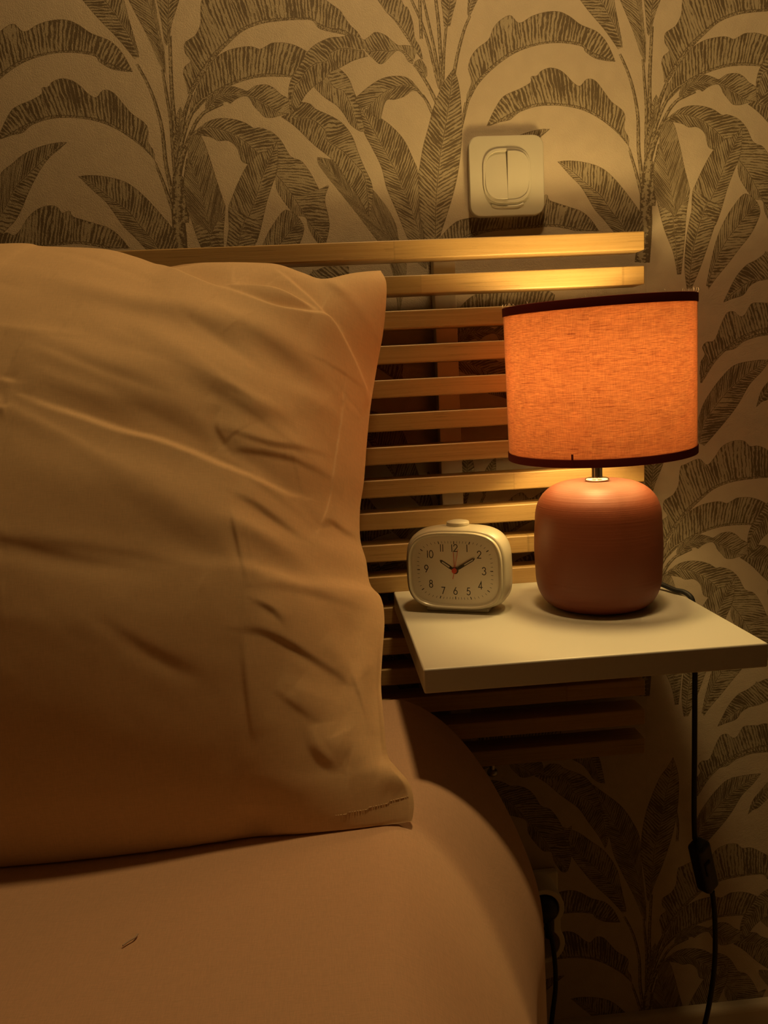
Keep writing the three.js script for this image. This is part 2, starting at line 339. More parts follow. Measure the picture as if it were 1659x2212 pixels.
const M = {
  paper: new THREE.MeshStandardMaterial({ map: wallMap, bumpMap: rep(wallBump, 9, 9), bumpScale: 0.00045, roughness: 0.62 }),
  plaster: new THREE.MeshStandardMaterial({ color: new THREE.Color().setRGB(0.66, 0.60, 0.53), roughness: 0.95 }),
  white: new THREE.MeshStandardMaterial({ color: new THREE.Color().setRGB(0.78, 0.75, 0.69), roughness: 0.95 }),
  trim: new THREE.MeshStandardMaterial({ color: new THREE.Color().setRGB(0.55, 0.47, 0.34), roughness: 0.55 }),
  floor: new THREE.MeshStandardMaterial({ map: rep(woodMap, 1, 1), roughness: 0.5 }),
  birch: new THREE.MeshPhysicalMaterial({ map: woodMap, bumpMap: rep(woodBump, 6, 8), bumpScale: 0.00012, roughness: 0.42, clearcoat: 0.25, clearcoatRoughness: 0.35 }),
  rail: new THREE.MeshStandardMaterial({ color: new THREE.Color().setRGB(0.66, 0.60, 0.50), roughness: 0.6 }),
  lacquer: new THREE.MeshPhysicalMaterial({ color: new THREE.Color().setRGB(0.57, 0.545, 0.475), roughness: 0.42, clearcoat: 0.2, clearcoatRoughness: 0.3, bumpMap: rep(wallBump, 4, 4), bumpScale: 0.00006 }),
  ceramic: new THREE.MeshPhysicalMaterial({ color: new THREE.Color().setRGB(0.235, 0.062, 0.029), roughness: 0.48 }),
  chrome: new THREE.MeshStandardMaterial({ color: new THREE.Color().setRGB(0.75, 0.73, 0.70), metalness: 1, roughness: 0.12 }),
  steel: new THREE.MeshStandardMaterial({ color: new THREE.Color().setRGB(0.45, 0.43, 0.40), metalness: 1, roughness: 0.35 }),
  black: new THREE.MeshStandardMaterial({ color: new THREE.Color().setRGB(0.012, 0.012, 0.013), roughness: 0.5 }),
  blackCord: new THREE.MeshStandardMaterial({ color: new THREE.Color().setRGB(0.010, 0.010, 0.011), roughness: 0.6 }),
  shade: new THREE.MeshPhysicalMaterial({ map: shadeMap, transmission: 0.45, thickness: 0, roughness: 1, ior: 1.6, side: THREE.DoubleSide }),
  liner: new THREE.MeshPhysicalMaterial({ color: new THREE.Color().setRGB(0.86, 0.83, 0.78), transmission: 0.34, thickness: 0, roughness: 1, ior: 1.3, side: THREE.DoubleSide }),
  tape: new THREE.MeshStandardMaterial({ color: new THREE.Color().setRGB(0.17, 0.014, 0.010), roughness: 0.9 }),
  fray: new THREE.MeshStandardMaterial({ color: new THREE.Color().setRGB(0.55, 0.42, 0.33), roughness: 0.9 }),
  bulb: new THREE.MeshStandardMaterial({ color: 0xffffff, emissive: BULB_COLOR, emissiveIntensity: 4, roughness: 0.4 }),
  pillow: new THREE.MeshPhysicalMaterial({ map: rep(clothMap(31, [0.74, 0.51, 0.29], 0.10), 12, 12), bumpMap: rep(weaveBump, 60, 60), bumpScale: 0.00010, roughness: 0.85, sheen: 0.25, sheenRoughness: 0.6, sheenColor: new THREE.Color().setRGB(0.7, 0.5, 0.35) }),
  sheet: new THREE.MeshPhysicalMaterial({ map: rep(clothMap(33, [0.66, 0.42, 0.27], 0.12), 12, 12), bumpMap: rep(weaveBump, 60, 60), bumpScale: 0.00012, roughness: 0.85, sheen: 0.25, sheenRoughness: 0.6, sheenColor: new THREE.Color().setRGB(0.7, 0.45, 0.32) }),
  thread: new THREE.MeshStandardMaterial({ color: new THREE.Color().setRGB(0.62, 0.44, 0.26), roughness: 0.7 }),
  cream: new THREE.MeshPhysicalMaterial({ color: new THREE.Color().setRGB(0.56, 0.50, 0.375), roughness: 0.32, clearcoat: 0.4, clearcoatRoughness: 0.2 }),
  plastic: new THREE.MeshPhysicalMaterial({ color: new THREE.Color().setRGB(0.53, 0.49, 0.40), roughness: 0.35 }),
  socket: new THREE.MeshPhysicalMaterial({ color: new THREE.Color().setRGB(0.72, 0.67, 0.56), roughness: 0.4 }),
  glass: new THREE.MeshPhysicalMaterial({ color: 0xffffff, transmission: 1, thickness: 0, roughness: 0.0, ior: 1.45 }),
  hand: new THREE.MeshStandardMaterial({ color: new THREE.Color().setRGB(0.012, 0.011, 0.010), roughness: 0.5 }),
  lume: new THREE.MeshStandardMaterial({ color: new THREE.Color().setRGB(0.62, 0.58, 0.46), roughness: 0.7 }),
  red: new THREE.MeshStandardMaterial({ color: new THREE.Color().setRGB(0.62, 0.045, 0.02), roughness: 0.5 }),
};

// ------------------------------------------------------------------ the room
const RX0 = -2.4, RX1 = 1.6, RZ1 = 4.0, RH = 2.45;
function slab(name, x0, x1, y0, y1, z0, z1, mat) {
  const m = shadow(new THREE.Mesh(new THREE.BoxGeometry(x1 - x0, y1 - y0, z1 - z0), mat));
  m.position.set((x0 + x1) / 2, (y0 + y1) / 2, (z0 + z1) / 2); return struct(m, name);
}
const floor = slab('floor', RX0, RX1, -0.12, 0, 0, RZ1, M.floor);
{ const g = floor.geometry, uv = g.attributes.uv, p = g.attributes.position; for (let i = 0; i < uv.count; i++) uv.setXY(i, p.getX(i) / 2.4, p.getZ(i) / 0.9); }
slab('ceiling', RX0 - 0.12, RX1 + 0.12, RH, RH + 0.12, -0.12, RZ1 + 0.12, M.white);
slab('wall_left', RX0 - 0.12, RX0, -0.12, RH, -0.12, RZ1 + 0.12, M.plaster);
slab('wall_right', RX1, RX1 + 0.12, -0.12, RH, -0.12, RZ1 + 0.12, M.plaster);
slab('wall_front', RX0, RX1, -0.12, RH, RZ1, RZ1 + 0.12, M.plaster);
const wallBack = struct(new THREE.Group(), 'wall_back');
mesh('plaster_core', moved(new THREE.BoxGeometry(RX1 - RX0, RH + 0.12, 0.1194), (RX0 + RX1) / 2, (RH - 0.12) / 2, -0.0603), M.plaster, wallBack);
for (let k = -4; k <= 3; k++) {                            // wallpaper strips hung edge to edge
  const x0 = Math.max(RX0, -0.3185 + k * 0.5432 + 0.0001), x1 = Math.min(RX1, -0.3185 + (k + 1) * 0.5432 - 0.0001), y0 = 0.0, y1 = RH;
  if (x1 <= x0) continue;
  const g = new THREE.BoxGeometry(x1 - x0, y1 - y0, 0.0006); g.translate((x0 + x1) / 2, (y0 + y1) / 2, -0.0003);
  const uv = g.attributes.uv, p = g.attributes.position, dy = 0.0008 * (hash(k + 9, 1, 2) - 0.5);
  for (let i = 0; i < uv.count; i++) uv.setXY(i, (p.getX(i) + 0.3073) / (PW / 1000), (p.getY(i) + dy - (TOP + 0.1602)) / (PH / 1000));
  mesh('wallpaper_strip', g, M.paper, wallBack);
}
{
  const s = new THREE.Shape(); s.moveTo(0, 0); s.lineTo(0.013, 0); s.lineTo(0.013, 0.062); s.quadraticCurveTo(0.0125, 0.0705, 0.005, 0.0712); s.lineTo(0, 0.0712); s.closePath();
  const g = new THREE.ExtrudeGeometry(s, { depth: RX1 - RX0, bevelEnabled: false, curveSegments: 6 }); g.rotateY(-Math.PI / 2); g.scale(1, 1, 1);
  // profile lies in x,y and runs along z; turned so that it runs along x with its face towards the room
  g.computeBoundingBox();
  const p = g.attributes.position; for (let i = 0; i < p.count; i++) { const along = -p.getX(i), out = p.getZ(i); p.setXYZ(i, RX0 + along, p.getY(i), out); }
  g.computeVertexNormals();
  struct(shadow(new THREE.Mesh(g, M.trim)), 'baseboard_back');
}

// ------------------------------------------------------------------ headboard: birch slats on upright rails
const headboard = thing('headboard', 'slatted birch wood headboard of long horizontal bars on the papered wall', 'headboard', [0, TOP - 0.62, 0]);
{
  const L = 2.4, xR = 0.2008, h = 0.0202, d = 0.033;
  const makeSlat = (k) => {
    const g = rbox(L, h, d, 0.0016, 2), uv = g.attributes.uv, p = g.attributes.position, n = g.attributes.normal, off = fract(k * 0.381 + 0.13), strip = (k * 3) % 8;
    for (let i = 0; i < uv.count; i++) {
      const side = Math.abs(n.getY(i)) > 0.7 ? p.getZ(i) / d : p.getY(i) / h;
      uv.setXY(i, p.getX(i) / 2.4 + off + (Math.abs(n.getX(i)) > 0.7 ? p.getZ(i) * 0.4 : 0), (strip + 0.5 + side * 0.94) / 8);
    }
    return g;
  };
  for (let i = 0; i < 17; i++) { const s = mesh('slat', makeSlat(i), M.birch, headboard); s.position.set(xR - L / 2, 0.62 - i * 0.0375 - 0.0101, 0.0385); }
  for (const x of [-0.0215, -1.1, -2.05]) mesh('rail', moved(rbox(0.0255, 0.625, 0.0195, 0.0012, 2), x, 0.3085, 0.01225), M.rail, headboard);
  const b = [];                                            // levelling bolt under the lowest slat
  b.push(moved(new THREE.CylinderGeometry(0.0035, 0.0035, 0.022, 16), 0.0135, -0.010, 0.034));
  b.push(moved(new THREE.SphereGeometry(0.0068, 20, 14).scale(1, 0.8, 1), 0.0135, -0.0185, 0.034));
  mesh('bolt', mergeGeometries(b), M.steel, headboard);
}

// ------------------------------------------------------------------ shelf hung on the headboard
const SHELF = TOP - 0.3935;
const shelf = thing('bedside_shelf', 'white lacquered shelf hung on the headboard under lamp and clock', 'shelf', [0.051, SHELF - 0.022, 0.189]);
mesh('board', moved(rbox(0.303, 0.022, 0.2672, 0.0018, 3), 0, 0.011, 0), M.lacquer, shelf);
for (const x of [-0.085, 0.085]) {
  const g = mergeGeometries([moved(new THREE.BoxGeometry(0.024, 0.002, 0.09), x, -0.0011, -0.085), moved(new THREE.BoxGeometry(0.024, 0.045, 0.0015), x, -0.0245, -0.1325)]);
  mesh('bracket', g, M.steel, shelf);
}

// ------------------------------------------------------------------ table lamp
const LX = 0.1053, LZ = 0.165;
const lamp = thing('table_lamp', 'table lamp with rounded terracotta base and glowing orange linen drum shade', 'lamp', [LX, SHELF, LZ]);
{
  const P = [], H = 0.1312, R = 0.0648;                    // squat rounded jar profile
  P.push(new THREE.Vector2(0.0001, 0.0002), new THREE.Vector2(0.036, 0.0002));
  for (let i = 0; i <= 16; i++) { const a = (i / 16) * Math.PI / 2; P.push(new THREE.Vector2(0.038 + (R - 0.0388) * Math.pow(Math.sin(a), 0.85), 0.0002 + 0.036 * (1 - Math.pow(Math.cos(a), 0.9)))); }
  for (let i = 1; i <= 12; i++) { const t = i / 12; P.push(new THREE.Vector2(R - 0.0008 + 0.0011 * Math.sin(Math.PI * t) - 0.0004 * t, 0.0362 + 0.055 * t)); }
  for (let i = 1; i <= 20; i++) { const a = (i / 20) * Math.PI / 2; P.push(new THREE.Vector2(0.019 + (R - 0.0202) * Math.pow(Math.cos(a), 0.82), 0.0912 + 0.0398 * Math.pow(Math.sin(a), 0.9))); }
  P.push(new THREE.Vector2(0.012, H - 0.0012), new THREE.Vector2(0.0001, H - 0.0012));
  const g = new THREE.LatheGeometry(P, 96);
  const turn = dataTexture(64, 512, (i, j) => 0.5 + 0.5 * (noise2(3, j / 1.7, 61) - 0.5) + 0.25 * (noise2(i / 5, j / 2.3, 62) - 0.5), false);
  M.ceramic.bumpMap = turn; M.ceramic.bumpScale = 0.00012;
  mesh('base', g, M.ceramic, lamp);
  const col = [[0.0001, 0], [0.0118, 0], [0.0122, 0.0008], [0.0120, 0.0020], [0.0098, 0.0032], [0.0058, 0.0036], [0.0001, 0.0036]].map((p) => new THREE.Vector2(...p));
  mesh('collar', moved(new THREE.LatheGeometry(col, 48), 0, H - 0.0008, 0), M.chrome, lamp);
  mesh('neck', moved(new THREE.CylinderGeometry(0.0055, 0.0055, 0.034, 32), 0, H + 0.019, 0), M.chrome, lamp);
  const holder = [[0.0001, 0], [0.008, 0], [0.0165, 0.006], [0.0168, 0.036], [0.0145, 0.040], [0.0001, 0.040]].map((p) => new THREE.Vector2(...p));
  mesh('lampholder', moved(new THREE.LatheGeometry(holder, 40), 0, H + 0.034, 0), M.plastic, lamp);
  const by = TOP - 0.138 - SHELF;                           // the bulb's glowing centre
  const bp = [[0.0001, -0.056], [0.0125, -0.056], [0.0132, -0.046], [0.0165, -0.034], [0.0240, -0.019], [0.0292, -0.006], [0.0300, 0.003], [0.0288, 0.013], [0.0232, 0.0235], [0.0140, 0.0306], [0.0060, 0.0334], [0.0001, 0.0340]].map((p) => new THREE.Vector2(...p));
  const bulb = mesh('bulb', moved(new THREE.LatheGeometry(bp, 40), 0, by, 0), M.bulb, lamp); bulb.castShadow = false;
  const pl = new THREE.PointLight(BULB_COLOR, BULB_POWER, 0, 2); pl.name = 'bulb_light'; pl.position.set(0, by, 0); pl.castShadow = true; pl.shadow.radius = 1.35; pl.shadow.mapSize.set(2048, 2048); pl.shadow.camera.near = 0.02; pl.shadow.bias = -0.002; lamp.add(pl);
  // the drum shade sits slightly askew, right side and back a little higher
  const SR = 0.0928, SH = 0.1515, sy = TOP - 0.1605 - SHELF;
  const shade = new THREE.Group(); shade.name = 'shade'; shade.position.set(0.0032, sy, 0); shade.rotation.set(0.030, 0, 0.024); lamp.add(shade);
  const cyl = new THREE.CylinderGeometry(SR, SR, SH, 128, 8, true);
  { const uv = cyl.attributes.uv; for (let i = 0; i < uv.count; i++) uv.setXY(i, uv.getX(i) * 3 + 0.2, uv.getY(i) * 1.45); }
  mesh('linen', cyl, M.shade, shade);
  mesh('liner', new THREE.CylinderGeometry(SR - 0.0012, SR - 0.0012, SH - 0.001, 128, 4, true), M.liner, shade);
  const ring = (y0, y1, r0, r1) => { const q = [[r0, y0], [r1 - 0.0003, y0], [r1, y0 + 0.0004], [r1, y1 - 0.0004], [r1 - 0.0003, y1], [r0, y1], [r0, y0]].map((p) => new THREE.Vector2(...p)); return new THREE.LatheGeometry(q, 128); };
  mesh('top_binding', ring(SH / 2 - 0.0078, SH / 2 + 0.0006, SR - 0.0016, SR + 0.0009), M.tape, shade);
  mesh('bottom_binding', ring(-SH / 2 - 0.0006, -SH / 2 + 0.0072, SR - 0.0016, SR + 0.0009), M.tape, shade);
  { // overlap of the binding tape, with its cut end
    const a = -0.62, s = new THREE.CylinderGeometry(SR + 0.0014, SR + 0.0014, 0.0125, 6, 1, true, a + Math.PI * 0, 0.022); mesh('seam', moved(s, 0, -SH / 2 + 0.0062, 0), M.tape, shade);
  }
  const fit = [];                                           // wire spider that carries the shade
  for (const r of [SR - 0.0024]) { const t = new THREE.TorusGeometry(r, 0.0008, 8, 96); t.rotateX(Math.PI / 2); for (const y of [SH / 2 - 0.002, -SH / 2 + 0.002]) fit.push(moved(t.clone(), 0, y, 0)); }
  { const t = new THREE.TorusGeometry(0.0172, 0.0016, 8, 40); t.rotateX(Math.PI / 2); fit.push(moved(t, 0, -SH / 2 + 0.022, 0)); }
  for (const a of [2.55, 4.64, 0.45]) {
    const c = new THREE.CatmullRomCurve3([new THREE.Vector3(0.017, -SH / 2 + 0.022, 0), new THREE.Vector3(0.055, -SH / 2 + 0.020, 0), new THREE.Vector3(0.083, -SH / 2 + 0.008, 0), new THREE.Vector3(SR - 0.0022, -SH / 2 + 0.002, 0)]);
    const t = new THREE.TubeGeometry(c, 24, 0.0013, 8); t.rotateY(a); fit.push(t);
  }
  mesh('wire_fitter', mergeGeometries(fit.map((f) => { const q = f.toNonIndexed(); return q; })), M.steel, shade);
  const fz = [];                                            // frayed threads along the upper binding
  for (let i = 0; i < 90; i++) {
    const a = hash(i, 1, 91) * Math.PI * 2, r = SR + 0.0003 - 0.001 * hash(i, 2, 91), l = 0.0012 + 0.0035 * Math.pow(hash(i, 3, 91), 3), t = (hash(i, 4, 91) - 0.5) * 0.05;
    const p0 = new THREE.Vector3(Math.cos(a) * r, SH / 2 + 0.0005, Math.sin(a) * r), p1 = new THREE.Vector3(Math.cos(a + t) * (r + 0.0006 * hash(i, 5, 91)), SH / 2 + 0.0005 + l, Math.sin(a + t) * r);
    const pm = p0.clone().lerp(p1, 0.5).add(new THREE.Vector3((hash(i, 6, 91) - 0.5) * 0.002, 0, 0));
    fz.push(new THREE.TubeGeometry(new THREE.CatmullRomCurve3([p0, pm, p1]), 4, 0.00016, 4).toNonIndexed());
  }
  mesh('frayed_threads', mergeGeometries(fz), M.fray, shade).userData.kind = 'stuff';
  // flex: leaves the back of the base, runs over the shelf's edge and hangs down to the inline switch
  const V = (x, y, z) => new THREE.Vector3(x - LX, y - SHELF, z - LZ);
  const path1 = [V(LX + 0.040, SHELF + 0.0125, LZ - 0.036), V(0.1735, SHELF + 0.0095, 0.118), V(0.188, SHELF + 0.0068, 0.128), V(0.1965, SHELF + 0.0040, 0.148), V(0.2025, SHELF + 0.0036, 0.158), V(0.2062, SHELF - 0.0004, 0.165), V(0.2072, SHELF - 0.008, 0.168), V(0.2085, SHELF - 0.03, 0.1705), V(0.2088, TOP - 0.479, 0.170), V(0.2092, TOP - 0.574, 0.170), V(0.2094, TOP - 0.640, 0.170), V(0.2104, TOP - 0.668, 0.170)];
  mesh('cord', new THREE.TubeGeometry(new THREE.CatmullRomCurve3(path1), 140, 0.0028, 12), M.blackCord, lamp);
  const path2 = [V(0.2310, TOP - 0.733, 0.170), V(0.2342, TOP - 0.760, 0.170), V(0.2352, TOP - 0.822, 0.170), V(0.2300, TOP - 0.870, 0.170), V(0.2200, TOP - 0.915, 0.172), V(0.2050, TOP - 0.975, 0.176), V(0.19, TOP - 1.060, 0.18), V(0.182, TOP - 1.0905, 0.20), V(0.20, TOP - 1.0915, 0.26)];
  mesh('cord', new THREE.TubeGeometry(new THREE.CatmullRomCurve3(path2), 120, 0.0028, 12), M.blackCord, lamp);
  const sw = new THREE.Group(); sw.name = 'inline_switch'; sw.position.copy(V(0.2205, TOP - 0.7005, 0.170)); sw.rotation.set(0, 0.55, 0.315); lamp.add(sw);
  mesh('switch_body', rbox(0.0215, 0.066, 0.0185, 0.0055, 4), M.black, sw);
  mesh('rocker_button', moved(rbox(0.010, 0.019, 0.006, 0.0022, 3), -0.0035, 0.004, 0.0085), M.black, sw);
}

// ------------------------------------------------------------------ alarm clock
function superPath(a, b, n, N = 120, skew = 0) {            // rounded television outline
  const pts = [];
  for (let i = 0; i < N; i++) { const t = (i / N) * Math.PI * 2, c = Math.cos(t), s = Math.sin(t); pts.push([Math.sign(c) * a * Math.pow(Math.abs(c), 2 / n) * (1 - skew * s), Math.sign(s) * b * Math.pow(Math.abs(s), 2 / n)]); }
  return pts;
}
function loft(rings, closeStart, closeEnd) {                // rings of [x, y, z] with equal counts
  const pos = [], idx = [], N = rings[0].length;
  rings.forEach((r) => r.forEach((p) => pos.push(...p)));
  for (let k = 0; k < rings.length - 1; k++) for (let i = 0; i < N; i++) { const a = k * N + i, b = k * N + ((i + 1) % N); idx.push(a, b, a + N, b, b + N, a + N); }
  const cap = (k, flip) => { const c = pos.length / 3, r = rings[k]; pos.push(r.reduce((s, p) => s + p[0], 0) / N, r.reduce((s, p) => s + p[1], 0) / N, r.reduce((s, p) => s + p[2], 0) / N); for (let i = 0; i < N; i++) { const a = k * N + i, b = k * N + ((i + 1) % N); flip ? idx.push(c, b, a) : idx.push(c, a, b); } };
  if (closeStart) cap(0, true); if (closeEnd) cap(rings.length - 1, false);
  const g = new THREE.BufferGeometry(); g.setAttribute('position', new THREE.Float32BufferAttribute(pos, 3)); g.setIndex(idx); g.computeVertexNormals(); return g;
}
const clock = thing('alarm_clock', 'cream retro alarm clock with rounded square face showing ten past ten', 'clock', [-0.0362, SHELF, 0.141]);
clock.rotation.y = -0.40; clock.scale.set(1.015, 1.06, 1.03);
{
  const cy = 0.0428, N = 128, ringAt = (a, b, n, z, dy = 0) => superPath(a, b, n, N, 0.03).map(([x, y]) => [x, y + cy + dy, z]);
  // z grows towards the viewer; the face lies at z = 0.024
  const body = loft([ringAt(0.030, 0.0235, 2.6, -0.0300), ringAt(0.0385, 0.0300, 3.0, -0.0285), ringAt(0.0470, 0.0358, 3.2, -0.0235), ringAt(0.0528, 0.0400, 3.4, -0.0130), ringAt(0.0548, 0.0413, 3.5, -0.0010), ringAt(0.0543, 0.0412, 3.5, 0.0100), ringAt(0.0520, 0.0400, 3.5, 0.0180), ringAt(0.0490, 0.0381, 3.5, 0.0212)], true, true);
  mesh('case', body, M.cream, clock);
  const bezel = loft([ringAt(0.0490, 0.0381, 3.5, 0.0205), ringAt(0.0492, 0.0383, 3.5, 0.0235), ringAt(0.0487, 0.0378, 3.5, 0.0252), ringAt(0.0478, 0.0369, 3.5, 0.0258), ringAt(0.0468, 0.0359, 3.5, 0.0252), ringAt(0.0462, 0.0353, 3.5, 0.0240), ringAt(0.0450, 0.0342, 3.5, 0.0222), ringAt(0.0448, 0.0340, 3.5, 0.0214)], false, false);
  mesh('bezel', bezel, M.cream, clock);
  const CW = 1024, CH = 832, cv = document.createElement('canvas'); cv.width = CW; cv.height = CH;
  const c = cv.getContext('2d'), K = CW / 0.094;            // pixels per metre on the dial
  c.fillStyle = '#ece2cf'; c.fillRect(0, 0, CW, CH);
  c.translate(CW / 2, CH / 2); c.lineCap = 'butt'; c.strokeStyle = '#14110d';
  for (let i = 0; i < 60; i++) {                            // minute track follows the rounded outline
    const a = (i / 60) * Math.PI * 2, dx = Math.sin(a), dy = -Math.cos(a), f = Math.pow(Math.pow(Math.abs(dx / 0.0395), 3.4) + Math.pow(Math.abs(dy / 0.0290), 3.4), -1 / 3.4), hr = i % 5 === 0, l = hr ? 0.0028 : 0.0022;
    const nx = Math.sign(dx) * Math.pow(Math.abs(dx * f / 0.0395), 2.4) / 0.0395, ny = Math.sign(dy) * Math.pow(Math.abs(dy * f / 0.029), 2.4) / 0.029, nl = Math.hypot(nx, ny), ux = dx * 0.65 + (nx / nl) * 0.35, uy = dy * 0.65 + (ny / nl) * 0.35;
    c.lineWidth = hr ? 9 : 3.6; c.beginPath(); c.moveTo(dx * f * K, dy * f * K); c.lineTo((dx * f - ux * l) * K, (dy * f - uy * l) * K); c.stroke();
  }
  const digit = (d, x, y, h) => {                           // thin geometric numerals, centred on x, y
    const w = h * 0.52; c.save(); c.translate(x, y); c.lineWidth = 9; c.lineCap = 'butt'; c.lineJoin = 'miter'; c.beginPath();
    const E = (cx, cy2, rx, ry, a0 = 0, a1 = Math.PI * 2, ccw = false) => c.ellipse(cx, cy2, rx, ry, 0, a0, a1, ccw);
    const hh = h / 2, q = Math.PI;
    if (d === 0) E(0, 0, w * 0.52, hh);
    if (d === 1) { c.moveTo(0, -hh); c.lineTo(0, hh); }
    if (d === 2) { E(0, -hh + w * 0.5, w * 0.46, w * 0.5, -q * 1.02, q * 0.2); c.lineTo(-w * 0.5, hh - 4); c.lineTo(w * 0.54, hh - 4); }
    if (d === 3) { E(0, -hh + h * 0.23, w * 0.42, h * 0.23, -q * 0.95, q * 0.5); c.moveTo(0, -hh + h * 0.46); E(-w * 0.02, hh - h * 0.27, w * 0.5, h * 0.27, -q * 0.5, q * 0.9); }
    if (d === 4) { c.moveTo(w * 0.2, hh); c.lineTo(w * 0.2, -hh); c.lineTo(-w * 0.55, hh * 0.45); c.lineTo(w * 0.55, hh * 0.45); }
    if (d === 5) { c.moveTo(w * 0.42, -hh + 4); c.lineTo(-w * 0.22, -hh + 4); c.lineTo(-w * 0.36, -h * 0.04); E(-w * 0.05, hh - h * 0.3, w * 0.48, h * 0.3, -q * 0.72, q * 0.86); }
    if (d === 6) { E(0, hh - h * 0.29, w * 0.48, h * 0.29); c.moveTo(w * 0.22, -hh); c.lineTo(-w * 0.42, hh - h * 0.42); }
    if (d === 7) { c.moveTo(-w * 0.5, -hh + 4); c.lineTo(w * 0.46, -hh + 4); c.lineTo(-w * 0.22, hh); }
    if (d === 8) { E(0, -hh + h * 0.23, w * 0.38, h * 0.22); c.moveTo(w * 0.46, hh - h * 0.27); E(0, hh - h * 0.27, w * 0.46, h * 0.27); }
    if (d === 9) { E(0, -hh + h * 0.29, w * 0.48, h * 0.29); c.moveTo(-w * 0.22, hh); c.lineTo(w * 0.42, -hh + h * 0.42); }
    c.stroke(); c.restore();
  };
  const spots = { 12: [0, -0.0222], 1: [0.0135, -0.0222], 2: [0.0258, -0.0160], 3: [0.0302, 0], 4: [0.0262, 0.0145], 5: [0.0137, 0.0204], 6: [0, 0.0204], 7: [-0.0128, 0.0204], 8: [-0.0255, 0.0140], 9: [-0.0298, -0.001], 10: [-0.0258, -0.0158], 11: [-0.0128, -0.0222] };
  for (const k in spots) { const [x, y] = spots[k], s = String(k), h = 0.0073 * K; if (s.length === 1) digit(+s, x * K, y * K, h); else { const g = s[1] === '1' ? 0.0012 : 0.0022; digit(1, (x - g) * K, y * K, h); digit(+s[1], (x + (s[1] === '1' ? g : g * 0.75)) * K, y * K, h); } }
  const dialTex = new THREE.CanvasTexture(cv); dialTex.colorSpace = THREE.SRGBColorSpace;
  const dshape = new THREE.Shape(superPath(0.0452, 0.0344, 3.5, N, 0.03).map(([x, y]) => new THREE.Vector2(x, y)));
  const dg = new THREE.ExtrudeGeometry(dshape, { depth: 0.0006, bevelEnabled: false });
  { const uv = dg.attributes.uv, p = dg.attributes.position; for (let i = 0; i < uv.count; i++) uv.setXY(i, p.getX(i) / 0.094 + 0.5, (p.getY(i) / 0.094) * (CW / CH) + 0.5); }
  mesh('dial', moved(dg, 0, cy, 0.0210), new THREE.MeshStandardMaterial({ map: dialTex, roughness: 0.55 }), clock);
  const zf = 0.0218, flat = (pts, z, t = 0.0003) => moved(new THREE.ExtrudeGeometry(new THREE.Shape(pts.map((p) => new THREE.Vector2(...p))), { depth: t, bevelEnabled: false }), 0, 0, z);
  const turnHand = (g, deg) => { g.rotateZ((-deg * Math.PI) / 180); return moved(g, 0, cy, 0); };
  const outline = (L, w, a) => [[-0.0004, -0.003], [0.0004, -0.003], [w, a], [w * 0.9, L * 0.9], [0, L], [-w * 0.9, L * 0.9], [-w, a]];
  mesh('hour_hand', turnHand(flat(outline(0.0180, 0.0016, 0.006), zf), -57), M.hand, clock);
  mesh('hour_hand_inlay', turnHand(flat([[-0.0008, 0.0062], [0.0008, 0.0062], [0.0007, 0.0148], [0, 0.0157], [-0.0007, 0.0148]], zf + 0.00025, 0.0002), -57), M.lume, clock);
  mesh('minute_hand', turnHand(flat(outline(0.0250, 0.0015, 0.006), zf + 0.0006), 60), M.hand, clock);
  mesh('minute_hand_inlay', turnHand(flat([[-0.0006, 0.0120], [0.0006, 0.0120], [0.0006, 0.0222], [0, 0.0230], [-0.0006, 0.0222]], zf + 0.00085, 0.0002), 60), M.lume, clock);
  mesh('alarm_hand', turnHand(flat([[-0.00025, 0], [0.00025, 0], [0.0002, 0.0185], [-0.0002, 0.0185]], zf + 0.0003), -2), M.red, clock);
  mesh('second_hand', turnHand(flat([[-0.00028, -0.0085], [0.00028, -0.0085], [0.00018, 0.0220], [-0.00018, 0.0220]], zf + 0.0012), 12), M.red, clock);
  mesh('hand_hub', moved(new THREE.CylinderGeometry(0.0026, 0.0026, 0.0016, 28).rotateX(Math.PI / 2), 0, cy, zf + 0.0014), M.red, clock);
  mesh('hand_hub_washer', moved(new THREE.CylinderGeometry(0.0034, 0.0034, 0.0008, 28).rotateX(Math.PI / 2), 0.0006, cy, zf + 0.0004), M.hand, clock);
  const gl = new THREE.ShapeGeometry(new THREE.Shape(superPath(0.0455, 0.0347, 3.5, N, 0.03).map(([x, y]) => new THREE.Vector2(x, y))));
  mesh('glass', moved(gl, 0, cy, 0.0241), M.glass, clock);
  const bt = [[0.0001, 0], [0.0118, 0], [0.0118, 0.0042], [0.0112, 0.0052], [0.0070, 0.0062], [0.0001, 0.0066]].map((p) => new THREE.Vector2(...p));
  mesh('snooze_button', moved(new THREE.LatheGeometry(bt, 48), -0.0005, cy + 0.0398, -0.001), M.cream, clock);
  mesh('foot', moved(rbox(0.066, 0.0042, 0.034, 0.0016, 2), 0, 0.0021, 0.0005), M.cream, clock);
}

